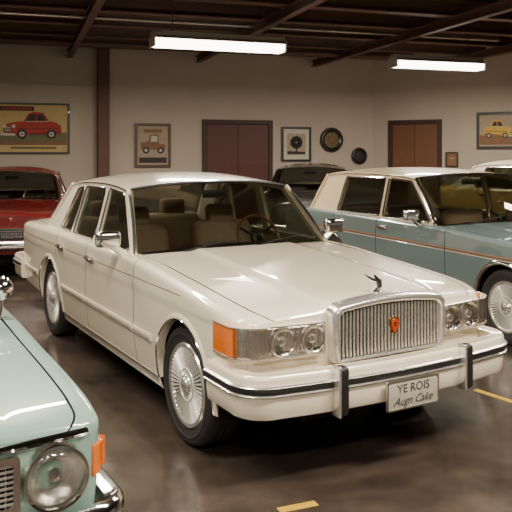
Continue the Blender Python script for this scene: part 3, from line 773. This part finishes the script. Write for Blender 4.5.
def door(nm, side, u0, u1, v0, m):
    c, w, h, rz = wall_frame(side, u0, u1, v0, 250); top = hit(side, (u0+u1)/2, v0)[0].z
    e = empty(nm, (c.x, c.y, 0), rz, kind='structure')
    half = (w-.2)/2
    for s in (-1, 1):
        p = MB().rbox((s*half/2, -.02, (top-.1)/2+.005), (half-.008, .045, top-.12), .004, 1)
        p.obj('door_panel', m, e)
    mb = MB()
    for s in (-1, 1): mb.rbox((s*(w/2-.05), -.03, top/2), (.10, .07, top), .006, 1)
    mb.rbox((0, -.03, top-.05), (w-.19, .07, .10), .006, 1); mb.obj('door_frame', M['doorframe'], e)
    for s in (-1, 1): MB().tube([(s*.07, -.045, 1.0), (s*.07, -.10, 1.0), (s*.16, -.10, 1.0)], .011, 8).obj('door_handle', M['steel'], e)
door('door_1', 'L', 202, 272, 120, M['door1'])
door('door_2', 'R', 389, 442, 120, M['door2'])

def picture(nm, label, cat, side, u0, u1, v0, v1, frame, paper, fw=.05):
    c, w, h, rz = wall_frame(side, u0, u1, v0, v1)
    off = Matrix.Rotation(rz, 3, 'Z') @ Vector((0, -.02, 0))
    e = empty(nm, c+off, rz, label, cat)
    o = [(-w/2, -h/2), (w/2, -h/2), (w/2, h/2), (-w/2, h/2)]; i_ = [(a*(1-2*fw/w), b*(1-2*fw/h)) for a, b in o]
    MB().ring([(a, 0, b) for a, b in o], [(a, 0, b) for a, b in i_], (0, -.03, 0)).obj('frame', frame, e)
    MB().prism([(a, 0, b) for a, b in i_], (0, -.008, 0)).obj('print', paper, e)
    return e, w-2*fw, h-2*fw
def flat(e, pts, m, w, h, nm, k=0):
    MB().prism([(x*w/2, -.010-k*.0015, z*h/2) for x, z in pts], (0, -.001, 0)).obj(nm, m, e)
def disc(x, z, r, asp, n=18): return [(x+r*math.cos(2*math.pi*k/n), z+r*asp*math.sin(2*math.pi*k/n)) for k in range(n)]
def car_art(e, w, h, body, dark, sc=1, x0=0, z0=0, flip=1):
    T = lambda pts: [(x0+flip*x*sc, z0+z*sc) for x, z in pts]
    asp = w/h
    flat(e, T([(-.75, -.34), (-.80, -.12), (-.78, .06), (-.70, .14), (-.42, .22), (-.26, .24), (-.14, .56), (-.02, .64), (.26, .62), (.42, .26), (.62, .20), (.74, .04), (.76, -.3)]), body, w, h, 'printed_car', 1)
    flat(e, T([(-.20, .26), (-.11, .52), (.06, .55), (.06, .26)]), M['artdark'], w, h, 'printed_window', 2)
    flat(e, T([(.10, .26), (.10, .55), (.25, .53), (.34, .28)]), M['artdark'], w, h, 'printed_window', 2)
    flat(e, T([(-.20, .22), (-.22, .245), (.42, .26), (.42, .235)]), M['paperw'], w, h, 'printed_trim', 2)
    flat(e, T([(-.42, -.06), (.70, -.02), (.70, -.06), (-.42, -.10)]), dark, w, h, 'printed_stripe', 2)
    flat(e, T([(.72, -.28), (.72, -.18), (-.1, -.26), (-.1, -.34)]), dark, w, h, 'printed_shadow', 2)
    flat(e, T([(-.86, -.36), (-.86, -.26), (-.48, -.28), (-.48, -.37)]), M['paperw'], w, h, 'printed_bumper', 4)
    flat(e, T([(-.77, -.22), (-.77, -.0), (-.58, -.0), (-.58, -.22)]), M['artdark'], w, h, 'printed_grille', 3)
    for zz in (-.18, -.11, -.04): flat(e, T([(-.76, zz), (-.76, zz+.03), (-.59, zz+.03), (-.59, zz)]), M['paperw'], w, h, 'printed_bar', 4)
    for x in (-.76, -.52): flat(e, T(disc(x, .03, .05, asp)), M['paperw'], w, h, 'printed_lamp', 4)
    for x in (-.30, .48): flat(e, T(disc(x, -.30, .135, asp)), M['artdark'], w, h, 'printed_tyre', 3); flat(e, T(disc(x, -.30, .07, asp)), M['paperw'], w, h, 'printed_hub', 4); flat(e, T(disc(x, -.30, .03, asp)), dark, w, h, 'printed_cap', 5)
e, w, h = picture('poster', 'large tan poster showing a red car above the dark red car', 'poster', 'L', -10, 69.5, 103, 154, M['frameblack'], M['paper'], .04)
flat(e, [(-.98, -.62), (.98, -.62), (.98, -.18), (.3, -.1), (-.98, -.22)], M['artgreen'], w, h, 'printed_ground', 0)
flat(e, [(-.98, -.70), (.98, -.70), (.98, -.55), (-.98, -.55)], M['artbrown'], w, h, 'printed_road', 1)
car_art(e, w, h, M['artred'], M['artred2'], 1.0, .08, .06)
flat(e, [(-.8, .74), (.1, .74), (.1, .93), (-.8, .93)], M['artdark'], w, h, 'printed_title', 1)
for k in range(8): flat(e, [(-.74+k*.1, .78), (-.67+k*.1, .78), (-.67+k*.1, .89), (-.74+k*.1, .89)], M['artred'], w, h, 'printed_letter', 2)
for k in range(22): flat(e, [(-.5+k*.055, -.86), (-.46+k*.055, -.86), (-.46+k*.055, -.78), (-.5+k*.055, -.78)], M['artdark'], w, h, 'printed_letter', 2)
e, w, h = picture('picture', 'small brown framed print of an old truck left of the maroon door', 'picture', 'L', 134.5, 170.5, 123.5, 167.5, M['framewood'], M['paper2'], .06)
flat(e, [(-.8, -.2), (-.8, .15), (-.3, .2), (-.2, .55), (.35, .6), (.4, .1), (.8, .05), (.8, -.25)], M['artbrown'], w, h, 'printed_truck', 1)
flat(e, [(-.15, .2), (-.1, .48), (.28, .5), (.3, .2)], M['paperw'], w, h, 'printed_window', 2)
flat(e, [(-.9, -.9), (.9, -.9), (.9, -.62), (-.9, -.62)], M['artdark'], w, h, 'printed_caption', 1)
flat(e, [(-.6, .66), (.6, .66), (.6, .85), (-.6, .85)], M['artbrown'], w, h, 'printed_title', 1)
for x in (-.45, .5): flat(e, disc(x, -.25, .22, w/h), M['artdark'], w, h, 'printed_tyre', 3); flat(e, disc(x, -.25, .1, w/h), M['paperw'], w, h, 'printed_hub', 4)
e, w, h = picture('picture', 'black framed drawing with white border right of the maroon door', 'picture', 'L', 281, 310.5, 127, 161.5, M['frameblack'], M['paperw'], .05)
flat(e, [(-.72, -.7), (.72, -.7), (.72, .7), (-.72, .7)], M['paper2'], w, h, 'printed_field', 0)
for k in range(9):
    a = k*40; flat(e, disc(.28*math.cos(R(a)), .12+.24*math.sin(R(a)), .22, w/h*1.0, 9), M['artdark'], w, h, 'printed_foliage', 2)
flat(e, [(-.06, -.6), (.06, -.6), (.04, 0), (-.04, 0)], M['artdark'], w, h, 'printed_trunk', 2)
flat(e, [(-.7, -.66), (.7, -.66), (.7, -.5), (-.7, -.45)], M['artdark'], w, h, 'printed_ground', 2)
e, w, h = picture('poster', 'dark framed poster of a yellow car on the right wall', 'poster', 'R', 477, 522, 112, 149, M['frameblack'], M['paper2'], .06)
flat(e, [(-.98, -.9), (.98, -.9), (.98, -.2), (-.98, -.3)], M['artbrown'], w, h, 'printed_grass', 0)
car_art(e, w, h, M['artyellow'], M['artbrown'], 1.05, 0, .0, -1)
e, w, h = picture('sign', 'small brown sign on the right wall beside the brown door', 'sign', 'R', 446, 458.5, 152, 167, M['frameblack'], M['artbrown'], .03)
flat(e, [(-.5, .1), (.5, .1), (.5, .3), (-.5, .3)], M['paper2'], w, h, 'printed_line', 1)
def wall_disc(nm, label, cat, u, v, rpx, n_sp):
    p, s = hit('L', u, v); r = rpx*p.y/FPX
    e = empty(nm, p+Vector((math.sin(aL), -math.cos(aL), 0))*.03, aL, label, cat)
    mt = Matrix.Rotation(R(90), 4, 'X')
    MB().lathe([(r*.62, -.02), (r*.64, .03), (r*.80, .06), (r*.95, .045), (r, 0), (r*.95, -.02)], 40, mt).obj('outer_ring', M['frameblack'], e)
    MB().lathe([(r*.72, 0), (r*.3, .01), (0, .012)], 32, mt).obj('face', M['artgreen'] if n_sp else M['artdark'], e)
    if n_sp:
        mb = MB()
        for k in range(n_sp):
            a = 2*math.pi*k/n_sp; mb.tube([mt @ Vector((.1*r*math.cos(a), .1*r*math.sin(a), .03)), mt @ Vector((.66*r*math.cos(a), .66*r*math.sin(a), .03))], .012, 6)
        mb.lathe([(r*.2, .0), (r*.18, .04), (0, .05)], 20, mt)
        mb.obj('face_ornament', M['artbrown'], e)
wall_disc('round_wall_ornament', 'large round black ornament hung on the wall right of the framed drawing', 'wall ornament', 331, 140, 12.5, 8)
wall_disc('round_plaque', 'small dark round plaque low on the wall above the slate blue sedan', 'plaque', 358.5, 156, 8.5, 0)

def ibeam(nm, c, length, rz, w=.18, h=.26, m=M['beam']):
    mb = MB().rbox((0, 0, h/2-.012), (length, w, .024), .003, 1).rbox((0, 0, -h/2+.012), (length, w, .024), .003, 1).rbox((0, 0, 0), (length, .02, h-.04), 0)
    o = mb.obj(nm, m); o.location = c; o.rotation_euler = (0, 0, rz); return tag(o, kind='structure')
pu, s = hit('L', 102.5)
nrm = Vector((math.sin(aL), -math.cos(aL), 0))
pp = pu+nrm*.18
mb = MB().rbox((0, -.1, CH/2), (.24, .022, CH), .003, 1).rbox((0, .1, CH/2), (.24, .022, CH), .003, 1).rbox((0, 0, CH/2), (.03, .19, CH), 0)
mb.rbox((0, 0, .01), (.34, .32, .02), .003, 1)
o = mb.obj('steel_post', M['post']); o.location = pp; o.rotation_euler = (0, 0, aL); tag(o, 'reddish brown steel post standing at the left wall between poster and print', 'post')
for k, d in enumerate((.8, 2.1, 3.4, 4.7, 6.0)):
    c = corner+dL*6+nrm*d; c.z = CH-.16
    ibeam('trim_%d' % (k+1), c, 22, aL)
for k, s_ in enumerate((-1.2, 1.6, 4.4, 7.2)):
    c = corner+dL*s_+nrm*4.6; c.z = CH-.36
    ibeam('trim_%d' % (k+6), c, 9.0, aL+R(90), .12, .16)
pts = [hit('L', u, 84)[0]+nrm*.03 for u in (-60, 20, 94)]
for p in pts: p.z = pts[1].z
tag(MB().tube(pts, .018, 8).obj('conduit', M['fixture']), 'thin pale conduit running along the wall above the large poster', 'pipe')
def run(d, z, r, nm, lab):
    a = corner+dL*(-.5)+nrm*d; b = corner+dL*15+nrm*d; a.z = b.z = z
    tag(MB().tube([a, (a+b)/2, b], r, 10).obj(nm, M['steel'] if r < .04 else M['beam']), lab, 'pipe')
run(1.6, 3.83, .055, 'ceiling_pipe', 'thick brown pipe running under the ceiling beams nearest the back wall')
run(4.3, 3.86, .03, 'ceiling_pipe', 'thin steel pipe running under the ceiling beams above the nearer light')

def fixture(c, length, rz, label):
    e = empty('fluorescent_light', c, rz, label, 'ceiling light')
    MB().rbox((0, 0, .15), (length, .20, .09), .015, 2).obj('housing', M['fixture'], e)
    MB().prism([(-length/2, -.20, .072), (-length/2, -.10, .125), (-length/2, .10, .125), (-length/2, .20, .072)], (length, 0, 0)).obj('reflector_hood', M['fixture'], e)
    sec_ = [(-.16, .07), (-.15, .0), (-.12, -.035), (.12, -.035), (.15, .0), (.16, .07)]
    MB().prism([(-length/2+.02, a, b) for a, b in sec_], (length-.04, 0, 0)).obj('diffuser', M['tube'], e)
    for s in (-1, 1): MB().rbox((s*(length/2-.01), 0, .04), (.03, .34, .17), .008, 1).obj('end_cap', M['fixture'], e)
    H = CH-.05-c[2]
    for s in (-1, 1): MB().tube([(s*length*.35, 0, .18), (s*length*.35, 0, H)], .010, 6).obj('hanger', M['beam'], e)
def area(c, sx, sy, rz, power, col=(1, .90, .75), rx=0):
    l = bpy.data.lights.new('area_light', 'AREA'); l.shape = 'RECTANGLE'; l.size = sx; l.size_y = sy; l.energy = power; l.color = col
    o = bpy.data.objects.new('area_light', l); C.objects.link(o); o.location = c; o.rotation_euler = (rx, 0, rz); return o
fixture((-.55, 11.0, 3.28), 2.05, R(20), 'nearer glowing fluorescent light hanging above the maroon door side')
fixture((3.33, 13.5, 3.28), 1.85, R(18), 'farther glowing fluorescent light hanging in front of the right wall')
area((-.55, 11.0, 3.22), 2.0, .26, R(20), 260); area((3.33, 13.5, 3.22), 1.8, .26, R(18), 170)
for x, y, p in ((-2.6, 7.0, 210), (3.6, 6.4, 190), (-1.8, 3.0, 180), (2.2, 2.6, 290), (5.8, 9.0, 90), (-.2, -.4, 200), (-5.4, 10.4, 60)):  # added fill lights overhead, out of view, with no fixtures behind them
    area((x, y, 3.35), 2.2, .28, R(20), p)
w_ = bpy.data.worlds.new('World'); bpy.context.scene.world = w_; w_.use_nodes = True
bg = w_.node_tree.nodes['Background']; bg.inputs[0].default_value = (1, .86, .70, 1); bg.inputs[1].default_value = .13

def fline(c, l, wd, rz, label):
    o = MB().rbox((0, 0, .001), (l, wd, .002), 0).obj('floor_marking', M['yellowline']); o.location = (c[0], c[1], .0005); o.rotation_euler = (0, 0, rz); tag(o, label, 'floor marking')
fline((.20, 3.53), .20, .05, R(22), 'short worn yellow floor mark at the bottom of the view')
fline((1.75, 5.02), .62, .05, R(-55), 'worn yellow floor line to the right of the cream front bumper')

cam = bpy.data.cameras.new('camera'); co = bpy.data.objects.new('camera', cam); C.objects.link(co)
co.location = (0, 0, HC); co.rotation_euler = (R(90), 0, 0)
cam.sensor_width = 36; cam.lens = FPX/512*36; cam.shift_y = -(256-HY)/512; cam.clip_end = 100
bpy.context.scene.camera = co
